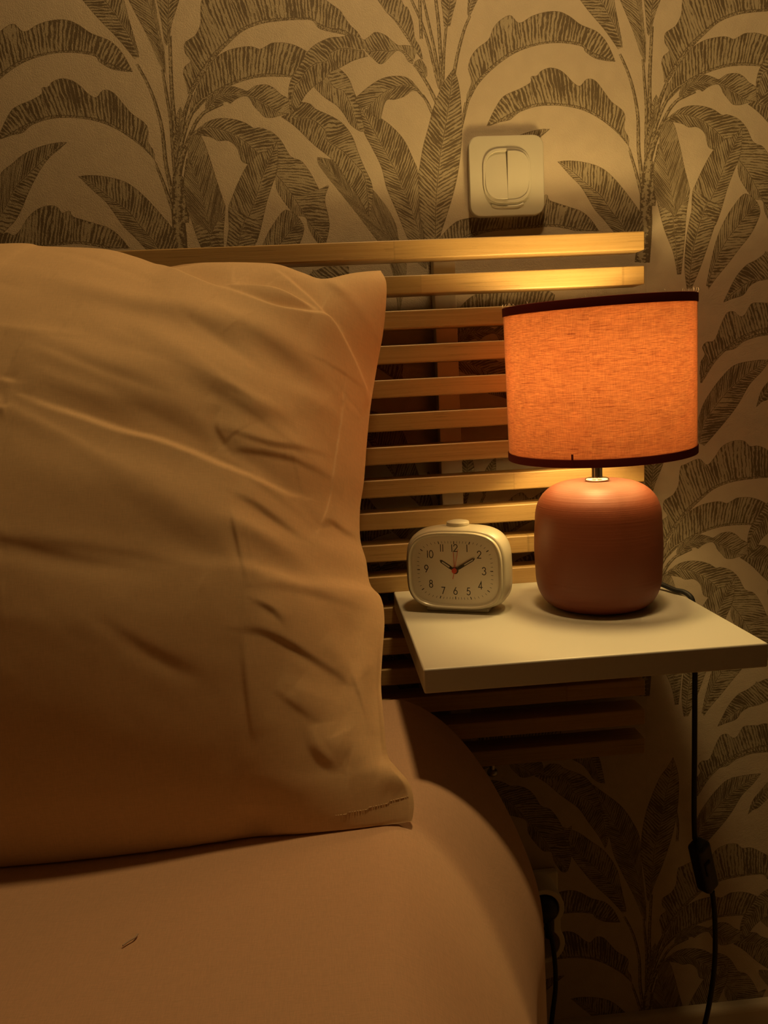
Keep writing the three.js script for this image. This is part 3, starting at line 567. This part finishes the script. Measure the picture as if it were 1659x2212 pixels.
// ------------------------------------------------------------------ light switch
const lightSwitch = thing('light_switch', 'cream two-rocker light switch on the wallpaper above the headboard', 'light switch', [0.0567, TOP + 0.0739, 0]);
{
  const rr = (w, h, r) => { const s = new THREE.Shape(), x = -w / 2, y = -h / 2; s.moveTo(x + r, y); s.lineTo(x + w - r, y); s.quadraticCurveTo(x + w, y, x + w, y + r); s.lineTo(x + w, y + h - r); s.quadraticCurveTo(x + w, y + h, x + w - r, y + h); s.lineTo(x + r, y + h); s.quadraticCurveTo(x, y + h, x, y + h - r); s.lineTo(x, y + r); s.quadraticCurveTo(x, y, x + r, y); return s; };
  const hole = (s, h) => { s.holes.push(new THREE.Path(h.getPoints(16))); return s; };
  mesh('cover_plate', moved(new THREE.ExtrudeGeometry(hole(rr(0.0846, 0.0856, 0.0125), rr(0.0545, 0.0580, 0.0215)), { depth: 0.0066, bevelEnabled: true, bevelThickness: 0.0016, bevelSize: 0.0012, bevelSegments: 4, curveSegments: 14 }), 0, 0, 0.0016), M.plastic, lightSwitch);
  mesh('frame_ring', moved(new THREE.ExtrudeGeometry(hole(rr(0.0548, 0.0584, 0.0215), rr(0.0506, 0.0540, 0.0195)), { depth: 0.0096, bevelEnabled: true, bevelThickness: 0.0009, bevelSize: 0.0006, bevelSegments: 3, curveSegments: 14 }), 0, 0, 0.0012), M.plastic, lightSwitch);
  mesh('back_box', moved(new THREE.BoxGeometry(0.050, 0.0534, 0.0030), 0, 0, 0.0017), M.plastic, lightSwitch);
  const halfD = (sg) => { const w = 0.0244, h = 0.0526, r = 0.0185, s = new THREE.Shape(); s.moveTo(0, -h / 2); s.lineTo(0, h / 2); s.lineTo(sg * (w - r), h / 2); s.quadraticCurveTo(sg * w, h / 2, sg * w, h / 2 - r); s.lineTo(sg * w, -h / 2 + r); s.quadraticCurveTo(sg * w, -h / 2, sg * (w - r), -h / 2); s.lineTo(0, -h / 2); return new THREE.ExtrudeGeometry(s, { depth: 0.0056, bevelEnabled: true, bevelThickness: 0.0007, bevelSize: 0.0005, bevelSegments: 2, curveSegments: 14 }); };
  const a = mesh('rocker', moved(halfD(-1), -0.0008, 0, 0), M.plastic, lightSwitch); a.position.z = 0.0058; a.rotation.x = -0.08;
  const b = mesh('rocker', moved(halfD(1), 0.0008, 0, 0), M.plastic, lightSwitch); b.position.z = 0.0058; b.rotation.x = 0.08;
  const lip = new THREE.CatmullRomCurve3([new THREE.Vector3(-0.0185, -0.0312, 0), new THREE.Vector3(-0.012, -0.0335, 0), new THREE.Vector3(0, -0.0338, 0), new THREE.Vector3(0.012, -0.0335, 0), new THREE.Vector3(0.0185, -0.0312, 0)]);
  mesh('lower_lip', moved(new THREE.TubeGeometry(lip, 32, 0.0019, 8), 0, 0, 0.0092), M.plastic, lightSwitch);
}

// ------------------------------------------------------------------ double wall socket and the plug in it
const socket = thing('wall_socket', 'pale double wall socket low on the wall beside the bed', 'wall socket', [0.0715, TOP - 0.8485, 0]);
{
  const eight = (r, k) => { const s = new THREE.Shape(), c = 0.0245, a0 = Math.acos(Math.min(0.98, (c - k) / r)); s.absarc(0, c, r, -Math.PI / 2 + a0, 1.5 * Math.PI - a0, false); s.absarc(0, -c, r, Math.PI / 2 + a0, 2.5 * Math.PI - a0, false); s.closePath(); return s; };
  const outer = eight(0.0262, 0.0090); outer.holes.push(new THREE.Path(eight(0.0212, 0.0085).getPoints(24)));
  mesh('surround', moved(new THREE.ExtrudeGeometry(outer, { depth: 0.034, bevelEnabled: true, bevelThickness: 0.0015, bevelSize: 0.0010, bevelSegments: 3, curveSegments: 28 }), 0, 0, 0.0105), M.socket, socket);
  mesh('back_plate', moved(rbox(0.056, 0.104, 0.010, 0.003, 3), 0.002, 0, 0.005), M.socket, socket);
  const pit = new THREE.CylinderGeometry(0.0198, 0.0198, 0.004, 36).rotateX(Math.PI / 2);
  mesh('insert', mergeGeometries([moved(pit.clone(), 0, 0.0245, 0.0135), moved(pit, 0, -0.0245, 0.0135)]), M.socket, socket);
  for (const x of [-0.0095, 0.0095]) mesh('pin_hole', moved(new THREE.CylinderGeometry(0.0025, 0.0025, 0.0006, 14).rotateX(Math.PI / 2), x, -0.0245, 0.0157), M.black, socket);
}
const plug = thing('power_plug', 'black power plug with hanging cable, pushed into the wall socket', 'plug', [0.0715, TOP - 0.824, 0.0]);
{
  const pf = [[0.0001, 0], [0.0185, 0], [0.0190, 0.004], [0.0185, 0.022], [0.0165, 0.034], [0.011, 0.042], [0.0001, 0.043]].map((p) => new THREE.Vector2(...p));
  mesh('plug_body', moved(new THREE.LatheGeometry(pf, 40).rotateX(Math.PI / 2), 0, 0, 0.0157), M.black, plug);
  mesh('strain_relief', moved(new THREE.CylinderGeometry(0.0058, 0.0046, 0.026, 18), 0.006, -0.026, 0.046), M.black, plug);
  const c = new THREE.CatmullRomCurve3([new THREE.Vector3(0.003, -0.006, 0.046), new THREE.Vector3(0.0075, -0.030, 0.048), new THREE.Vector3(0.0098, -0.055, 0.055), new THREE.Vector3(0.0098, -0.095, 0.060), new THREE.Vector3(0.0045, -0.135, 0.062), new THREE.Vector3(-0.002, -0.19, 0.062), new THREE.Vector3(-0.004, -0.25, 0.064), new THREE.Vector3(0.004, -0.2675, 0.09), new THREE.Vector3(0.03, -0.2677, 0.12)]);
  mesh('cable', new THREE.TubeGeometry(c, 120, 0.0030, 12), M.blackCord, plug);
}

// ------------------------------------------------------------------ bed: mattress under a fitted sheet, on a plain base
const MT = TOP - 0.49, edgeX = spline([0.0, 0.002, 0.12, 0.004, 0.18, 0.009, 0.24, 0.010, 0.29, 0.006, 0.338, -0.006, 0.379, -0.024, 0.431, -0.037, 0.482, -0.043, 0.60, -0.055, 0.80, -0.066, 1.2, -0.078, 2.15, -0.082], 2, 300);
function edgeAt(z) { let i = 0; while (i < edgeX.length - 2 && edgeX[i + 1][0] < z) i++; const a = edgeX[i], b = edgeX[i + 1]; return a[1] + (b[1] - a[1]) * Math.min(1, Math.max(0, (z - a[0]) / Math.max(1e-6, b[0] - a[0]))); }
const bed = thing('bed', 'bed mattress under a smooth pinkish brown fitted sheet', 'bed', [0, 0, 0]);
{
  const x0 = -1.66, x1 = 0, z0 = 0.0615, z1 = 2.05, y0 = 0.20, y1 = MT;
  const g = new THREE.BoxGeometry(x1 - x0, y1 - y0, z1 - z0, 170, 50, 200), p = g.attributes.position;
  const hx = (x1 - x0) / 2, hy = (y1 - y0) / 2, hz = (z1 - z0) / 2, v = new THREE.Vector3(), q = new THREE.Vector3();
  for (let i = 0; i < p.count; i++) {
    v.fromBufferAttribute(p, i);
    const Rx = 0.115, Ry = v.y > -hy + 0.06 ? 0.17 : 0.05, Rz = v.z < 0 ? 0.085 : 0.11;
    q.set(Math.max(-hx + Rx, Math.min(hx - Rx, v.x)), Math.max(-hy + 0.05, Math.min(hy - 0.17, v.y)), Math.max(-hz + Rz, Math.min(hz - Rz, v.z)));
    const ex = (v.x - q.x) / Rx, ey = (v.y - q.y) / Ry, ez = (v.z - q.z) / Rz, m = Math.max(Math.abs(ex), Math.abs(ey), Math.abs(ez)), l = Math.pow(Math.abs(ex) ** 1.6 + Math.abs(ey) ** 1.6 + Math.abs(ez) ** 1.6, 1 / 1.6);
    if (l > 1e-6) v.set(q.x + (ex * m * Rx) / l, q.y + (ey * m * Ry) / l, q.z + (ez * m * Rz) / l);   // soft rounded edges, deeper than wide
    let X = v.x + (x0 + x1) / 2, Y = v.y + (y0 + y1) / 2, Z = v.z + (z0 + z1) / 2;
    const rt = sm(-0.45, -0.02, X); X += edgeAt(Z) * rt;
    if (Y > MT - 0.004) Y += 0.0016 * (noise2(X * 9 + 40, Z * 9, 71) - 0.5) * sm(0, 0.1, Z - z0);
    else X += 0.0016 * rt * (noise2(Z * 26, Y * 9, 72) - 0.5);
    p.setXYZ(i, X, Y, Z);
  }
  { const uv = g.attributes.uv; for (let i = 0; i < uv.count; i++) { const up = Math.abs(g.attributes.normal.getY(i)) > 0.5; uv.setXY(i, up ? p.getX(i) : p.getZ(i) + p.getX(i), up ? p.getZ(i) : p.getY(i)); } }
  const g2 = g; g2.deleteAttribute('normal'); const w = mergeVertices(g2, 1e-6); w.computeVertexNormals();
  mesh('sheeted_mattress', w, M.sheet, bed);
  mesh('bed_base', moved(rbox(1.50, 0.135, 1.86, 0.008, 2), (x0 + x1) / 2 - 0.05, 0.1325, (z0 + z1) / 2), M.trim, bed);
  for (const sx of [-0.70, 0.70]) for (const sz of [-0.85, 0.85]) mesh('leg', moved(new THREE.CylinderGeometry(0.022, 0.018, 0.066, 20), (x0 + x1) / 2 - 0.05 + sx, 0.033, (z0 + z1) / 2 + sz), M.black, bed);
}

// ------------------------------------------------------------------ pillow leaning on the headboard
const pillow = thing('pillow', 'large pillow in a creased tan pillowcase leaning on the headboard', 'pillow', [0, 0, 0]);
{
  const PR=[-123,0,-120,14,-122,29,-131,42,-137,53,-137,79,-136,112,-132,139,-126,176,-127,199,-136,214,-138,238,-142,260,-140,291,-134,320,-128,361,-121,402,-111,447,-102,482,-97,510,-95,534,-100,548];
  const PT=[-860,504,-700,549,-472,554,-428,549,-384,545,-362,541,-339,532,-316,522,-295,524,-273,525,-233,523,-206,520,-183,513,-161,510,-130,529,-100,548];
  const PB=[-840,20,-700,-4,-431,-12,-381,-13,-330,-10,-282,-6,-254,-3,-240,-2,-212,-4,-184,-5,-155,-4,-123,0];
  const PL=[-840,20,-850,120,-870,300,-870,450,-860,504];
  
  const mk = (a) => spline(a.map((x) => x / 1000), 2, 400), R = mk(PR), T = mk(PT), B = mk(PB), L = mk(PL);
  const O = new THREE.Vector3(0, TOP - 0.49, 0.395), U = new THREE.Vector3(0, 0.495, -0.27).normalize(), N = new THREE.Vector3(0, 0.27, 0.495).normalize();
  const mm = (a) => a.map((x) => x / 1000), B0 = B[0], B1 = B[400], T0 = T[0], T1 = T[400];
  const coons = (u, v) => { const b = at(B, u), t = at(T, u), l = at(L, v), r = at(R, v); return [0, 1].map((d) => (1 - v) * b[d] + v * t[d] + (1 - u) * l[d] + u * r[d] - ((1 - u) * (1 - v) * B0[d] + u * (1 - v) * B1[d] + (1 - u) * v * T0[d] + u * v * T1[d])); };
  const sag = (u, v) => -0.085 * Math.pow(Math.max(0, (u - 0.84) / 0.16), 1.7) * sm(0.03, 0.42, v) * (1 - 0.35 * sm(0.8, 1, v));   // the empty end of the case falls back
  const base = (u, v) => { const w = Math.pow(Math.max(0, 1 - Math.pow(Math.abs(u < 0.45 ? (u - 0.45) / 0.45 : (u - 0.45) / 0.55), u < 0.45 ? 3 : 2.6)), 0.85), vp = 0.56 - 0.22 * u * u, q = Math.pow(Math.max(0, 1 - Math.pow(Math.abs(v < vp ? (v - vp) / vp : (v - vp) / (1 - vp)), v < vp ? 1.9 : 2.3)), 0.85); return 0.118 * w * q + sag(u, v); };
  const NU = 560, NV = 440, A = new Float32Array((NU + 1) * (NV + 1)), Bq = new Float32Array(A.length), Hh = new Float32Array(A.length);
  const uu = (i) => Math.pow(i / NU, 0.62);                 // finer towards the right, which the photograph shows
  for (let j = 0; j <= NV; j++) for (let i = 0; i <= NU; i++) { const o = j * (NU + 1) + i, u = uu(i), v = j / NV, [a, b] = coons(u, v); A[o] = a; Bq[o] = b; Hh[o] = base(u, v); }
  function fold(Am, wm, Ap, wp, t, pts) {                   // a crease: heights and widths (mm) below and above its line
    const n = 80, c = spline(mm(pts), 2, n), W = 2.6 * Math.max(wm, wp) / 1000;
    let x0 = 9, x1 = -9, y0 = 9, y1 = -9; for (const [x, y] of c) { x0 = Math.min(x0, x); x1 = Math.max(x1, x); y0 = Math.min(y0, y); y1 = Math.max(y1, y); }
    for (let o = 0; o < A.length; o++) {
      const a = A[o], b = Bq[o]; if (a < x0 - W || a > x1 + W || b < y0 - W || b > y1 + W) continue;
      let best = 9, k = 0; for (let i = 0; i <= n; i++) { const d = (c[i][0] - a) ** 2 + (c[i][1] - b) ** 2; if (d < best) { best = d; k = i; } }
      const p0 = c[Math.max(0, k - 1)], p1 = c[Math.min(n, k + 1)], s = Math.sign((p1[0] - p0[0]) * (b - c[k][1]) - (p1[1] - p0[1]) * (a - c[k][0])) || 1, d = s * Math.sqrt(best) * 1000;
      const m = sm(-t, t, d), e = Math.pow(Math.sin(Math.PI * (0.03 + 0.94 * k / n)), 0.9);
      const end = k === 0 || k === n ? Math.exp(-best * 1e6 / 60) : 1;
      Hh[o] += 0.001 * e * end * ((1 - m) * Am * Math.exp(-((d / wm) ** 2)) + m * Ap * Math.exp(-((d / wp) ** 2)));
    }
  }
  fold(7, 18, 7, 18, 6, [-294,451,-253,423,-208,408,-168,398]);
  fold(7, 18, 7, 18, 6, [-374,411,-319,394,-264,369,-224,349,-193,348]);
  fold(6, 18, 6, 18, 6, [-420,381,-368,369,-316,355,-266,331]);
  fold(-5, 18, -5, 18, 6, [-238,420,-200,385,-169,367]);
  fold(4, 26, 4, 26, 6, [-409,272,-329,255,-254,235,-214,211]);
  fold(-3, 30, -3, 30, 6, [-404,189,-327,194,-274,169]);
  fold(5, 14, 5, 14, 6, [-399,458,-343,445,-292,432,-257,418]);
  fold(5, 60, -12, 26, 4, [-317,522,-282,485,-251,467]);
  fold(5, 30, -10, 22, 3, [-247,475,-231,475,-210,472,-192,467,-170,457]);
  fold(4, 28, -5, 12, 3, [-251,467,-214,448,-186,449,-163,455,-149,453]);
  fold(6, 30, -6, 26, 2.5, [-201,499,-176,475,-164,461,-153,452,-140,438,-128,422,-123,408,-132,383]);
  fold(2, 7, 2, 7, 2, [-162,510,-147,495,-142,489]);
  fold(5, 24, 5, 30, 5, [-411,353,-366,341,-315,327,-267,306,-254,295]);
  fold(2, 60, -8, 36, 4, [-394,327,-378,320,-354,312,-327,302,-299,295,-271,285,-251,277,-223,269,-206,266,-192,268]);
  fold(-0.8, 14, 3.5, 22, 4, [-245,252,-229,246,-218,240,-204,233,-193,229]);
  fold(-1.5, 18, -1.5, 18, 5, [-227,261,-199,250,-189,238]);
  fold(-0.5, 50, 2.5, 60, 14, [-346,273,-287,228,-258,206,-239,185,-230,177]);
  fold(-0.6, 24, 2.6, 40, 5, [-231,178,-216,180,-191,180,-170,179,-146,178,-139,178]);
  fold(-0.8, 9, 1.6, 10, 2.5, [-233,167,-219,160,-211,151]);
  fold(-0.6, 26, 2.8, 34, 3.5, [-243,146,-227,144,-208,136,-186,123,-172,115,-161,105]);
  fold(2.2, 16, 2.2, 16, 3, [-205,107,-188,90,-173,79]);
  fold(-0.4, 10, 1, 12, 3, [-222,103,-206,90,-190,79]);
  fold(-0.7, 9, 1.5, 14, 2.5, [-242,141,-242,117,-240,79,-238,69]);
  fold(-1.5, 6, 1, 9, 2, [-248,241,-243,210,-238,183]);
  fold(-0.5, 24, 3.2, 26, 5, [-198,77,-196,61,-186,49,-177,43]);
  fold(4, 16, 4, 16, 3, [-179,53,-164,61,-153,47,-133,41,-123,31]);
  fold(4, 12, 4, 14, 3, [-145,42,-130,36,-121,26]);
  fold(-2, 20, -2, 20, 4, [-209,33,-167,26,-135,31,-125,34]);
  fold(-4, 12, -4, 12, 4, [-240,22,-241,11,-239,0]);
  fold(-0.5, 12, 2.5, 18, 3, [-249,308,-217,303,-184,311,-166,320]);
  fold(-0.5, 12, 2.5, 18, 3, [-248,292,-202,296,-186,296,-165,298]);
  fold(3, 10, 3, 10, 3, [-242,334,-215,335,-195,339]);
  fold(3, 11, 3, 11, 3, [-200,361,-164,363,-153,366]);
  fold(-2.5, 7, -1, 9, 2, [-253,328,-258,314,-254,303,-246,290]);
  fold(-3, 10, -3, 12, 2, [-139,193,-154,166,-160,147,-158,124]);
  fold(5, 10, 5, 10, 3, [-159,151,-148,130,-157,102,-155,68]);
  fold(-0.8, 8, 2, 9, 2, [-165,124,-157,102,-152,79,-150,64]);
  fold(3, 9, 3, 9, 2, [-182,144,-169,131,-168,108]);
  fold(1.2, 8, -1.2, 8, 2, [-416,345,-410,343,-403,341]);
  fold(1.2, 8, -1.2, 8, 2, [-413,318,-407,319]);
  fold(-2, 4, 1, 8, 1.5, [-146,414,-153,366,-163,315,-170,278,-180,247,-189,231]);
  fold(1.5, 12, 2, 16, 3, [-218,109,-199,99,-178,93]);
  fold(1.2, 8, 1.2, 8, 2, [-201,199,-183,197,-164,191]);
  fold(1, 7, 1, 7, 2, [-211,127,-197,119,-184,109]);
  fold(-2, 12, 3, 14, 3, [-180,247,-170,257,-157,256,-144,258]);
  
  for (let k = 0; k < 46; k++) {                             // faint drag lines running down towards the right
    const x = -0.50 + 0.36 * hash(k, 1, 95), y = 0.10 + 0.40 * hash(k, 2, 95), l = 0.05 + 0.13 * hash(k, 3, 95), an = -0.42 + 0.5 * (hash(k, 4, 95) - 0.5) - 0.25 * (x + 0.3), bend = 0.3 * (hash(k, 5, 95) - 0.5);
    const A1 = (hash(k, 6, 95) > 0.4 ? 1 : -1) * (0.5 + 0.9 * hash(k, 7, 95)), w1 = 4 + 7 * hash(k, 8, 95), w2 = 4 + 9 * hash(k, 9, 95), pts = [];
    for (let i = 0; i < 4; i++) { const s = i / 3 - 0.5; pts.push(1000 * (x + l * s * Math.cos(an + bend * s)), 1000 * (y + l * s * Math.sin(an + bend * s))); }
    fold(A1, w1, A1, w2, 2, pts);
  }
  for (let it = 0; it < 2; it++) {                          // cloth has no knife edges
    const s = Hh.slice(); for (let j = 1; j < NV; j++) for (let i = 1; i < NU; i++) { const o = j * (NU + 1) + i; Hh[o] = 0.4 * s[o] + 0.15 * (s[o - 1] + s[o + 1] + s[o - NU - 1] + s[o + NU + 1]); }
  }
  const pos = [], uv = [], idx = [];
  const put = (o, h) => { const a = A[o], b = Bq[o]; pos.push(O.x + a + N.x * h, Math.max(MT + 0.0012, O.y + b * U.y + N.y * h), O.z + b * U.z + N.z * h); uv.push(a, b); };
  for (let j = 0; j <= NV; j++) for (let i = 0; i <= NU; i++) {
    const o = j * (NU + 1) + i, u = uu(i), v = j / NV, edge = Math.min(u / 0.02, (1 - u) / 0.006, v / 0.01, (1 - v) / 0.008, 1);
    Hh[o] += 0.0012 * (noise2(A[o] * 6, Bq[o] * 22 + A[o] * 8, 81) - 0.5) * edge + 0.00025 * (noise2(A[o] * 90, Bq[o] * 90, 82) - 0.5) * edge;
    const back = sag(u, v); put(o, back + Math.max(-0.02, Hh[o] - back) * Math.min(1, Math.max(0, edge)) + 0.0012 * Math.sqrt(Math.max(0, edge)));
  }
  const G = A.length;
  for (let j = 0; j <= NV; j += 4) for (let i = 0; i <= NU; i += 4) { const o = j * (NU + 1) + i, u = uu(i), v = j / NV, edge = Math.min(u / 0.02, (1 - u) / 0.006, v / 0.01, (1 - v) / 0.008, 1); put(o, sag(u, v) - (0.0025 + 0.35 * (base(u, v) - sag(u, v))) * Math.max(0, edge)); }
  for (let j = 0; j < NV; j++) for (let i = 0; i < NU; i++) { const a = j * (NU + 1) + i, b = a + 1, c = a + NU + 1, d = c + 1; idx.push(a, b, d, a, d, c); }
  const W2 = NU / 4 + 1;
  for (let j = 0; j < NV / 4; j++) for (let i = 0; i < NU / 4; i++) { const a = G + j * W2 + i, b = a + 1, c = a + W2, d = c + 1; idx.push(a, d, b, a, c, d); }
  const g = new THREE.BufferGeometry(); g.setAttribute('position', new THREE.Float32BufferAttribute(pos, 3)); g.setAttribute('uv', new THREE.Float32BufferAttribute(uv, 2)); g.setIndex(idx); g.computeVertexNormals();
  mesh('pillowcase', g, M.pillow, pillow);
  // stitched hem along the lower right edge
  const st = [], hem = (u) => 0.034 + 0.10 * (u - 0.96);
  const surf = (u, v) => { const i = Math.round(NU * Math.pow(u, 1 / 0.62)), j = Math.round(NV * v), o = 3 * (j * (NU + 1) + i); return new THREE.Vector3(pos[o], pos[o + 1], pos[o + 2]); };
  for (let k = 0; k < 42; k++) {
    const u0 = 0.915 + k * 0.0019, u1 = u0 + 0.0013, p0 = surf(u0, hem(u0)), p1 = surf(u1, hem(u1)); p0.addScaledVector(N, 0.0002); p1.addScaledVector(N, 0.0002);
    if (p0.distanceTo(p1) < 1e-4) continue;
    st.push(new THREE.TubeGeometry(new THREE.LineCurve3(p0, p1), 2, 0.00045, 6).toNonIndexed());
  }
  mesh('hem_stitching', mergeGeometries(st), M.thread, pillow).userData.kind = 'stuff';
}

{
  const c = new THREE.CatmullRomCurve3([new THREE.Vector3(-0.004, 0.0006, 0.004), new THREE.Vector3(-0.001, 0.0011, 0.001), new THREE.Vector3(0.002, 0.0010, -0.002), new THREE.Vector3(0.003, 0.0006, -0.006)]);
  const lint = shadow(new THREE.Mesh(new THREE.TubeGeometry(c, 16, 0.0006, 6), M.fray)); lint.name = numbered('lint_thread'); lint.position.set(-0.312, MT + 0.0008, 0.505); scene.add(lint);
  tag(lint, 'tiny pale lint thread lying on the bed sheet in front of the pillow', 'lint');
}

// ------------------------------------------------------------------ pendant over the bed, above the frame
if (CEILING_POWER > 0) {
  const px = 0.03, py = 1.92, pz = 0.31, pend = thing('pendant_lamp', 'dimmed pendant with a dark metal dome hanging over the bed head', 'lamp', [px, py, pz]);
  const dome = []; for (let i = 0; i <= 24; i++) { const a = (i / 24) * Math.PI / 2; dome.push(new THREE.Vector2(0.022 + 0.128 * Math.sin(a), 0.14 * Math.cos(a))); }
  for (let i = 24; i >= 0; i--) { const a = (i / 24) * Math.PI / 2; dome.push(new THREE.Vector2(0.0205 + 0.127 * Math.sin(a), 0.138 * Math.cos(a))); }
  mesh('dome', new THREE.LatheGeometry(dome, 64), M.black, pend);
  const disc = mesh('diffuser', moved(new THREE.CylinderGeometry(0.06, 0.06, 0.02, 40), 0, 0.045, 0), new THREE.MeshStandardMaterial({ color: 0xffffff, emissive: CEILING_COLOR, emissiveIntensity: 3, roughness: 0.6 }), pend);
  disc.castShadow = false;
  mesh('holder', moved(new THREE.CylinderGeometry(0.0225, 0.0225, 0.10, 24), 0, 0.105, 0), M.black, pend);
  mesh('cable', moved(new THREE.CylinderGeometry(0.003, 0.003, RH - py - 0.15, 10), 0, (RH - py + 0.15) / 2, 0), M.black, pend);
  mesh('ceiling_rose', moved(new THREE.CylinderGeometry(0.05, 0.05, 0.025, 32), 0, RH - py - 0.0125, 0), M.white, pend);
  const l = new THREE.SpotLight(CEILING_COLOR, CEILING_POWER, 0, 1.25, 0.4, 2); l.name = 'pendant_light'; l.position.set(0, 0.03, 0); l.target.position.set(0, -1, 0); l.castShadow = true; l.shadow.radius = 3; l.shadow.mapSize.set(2048, 2048); pend.add(l); pend.add(l.target);
}

renderer.render(scene, camera);
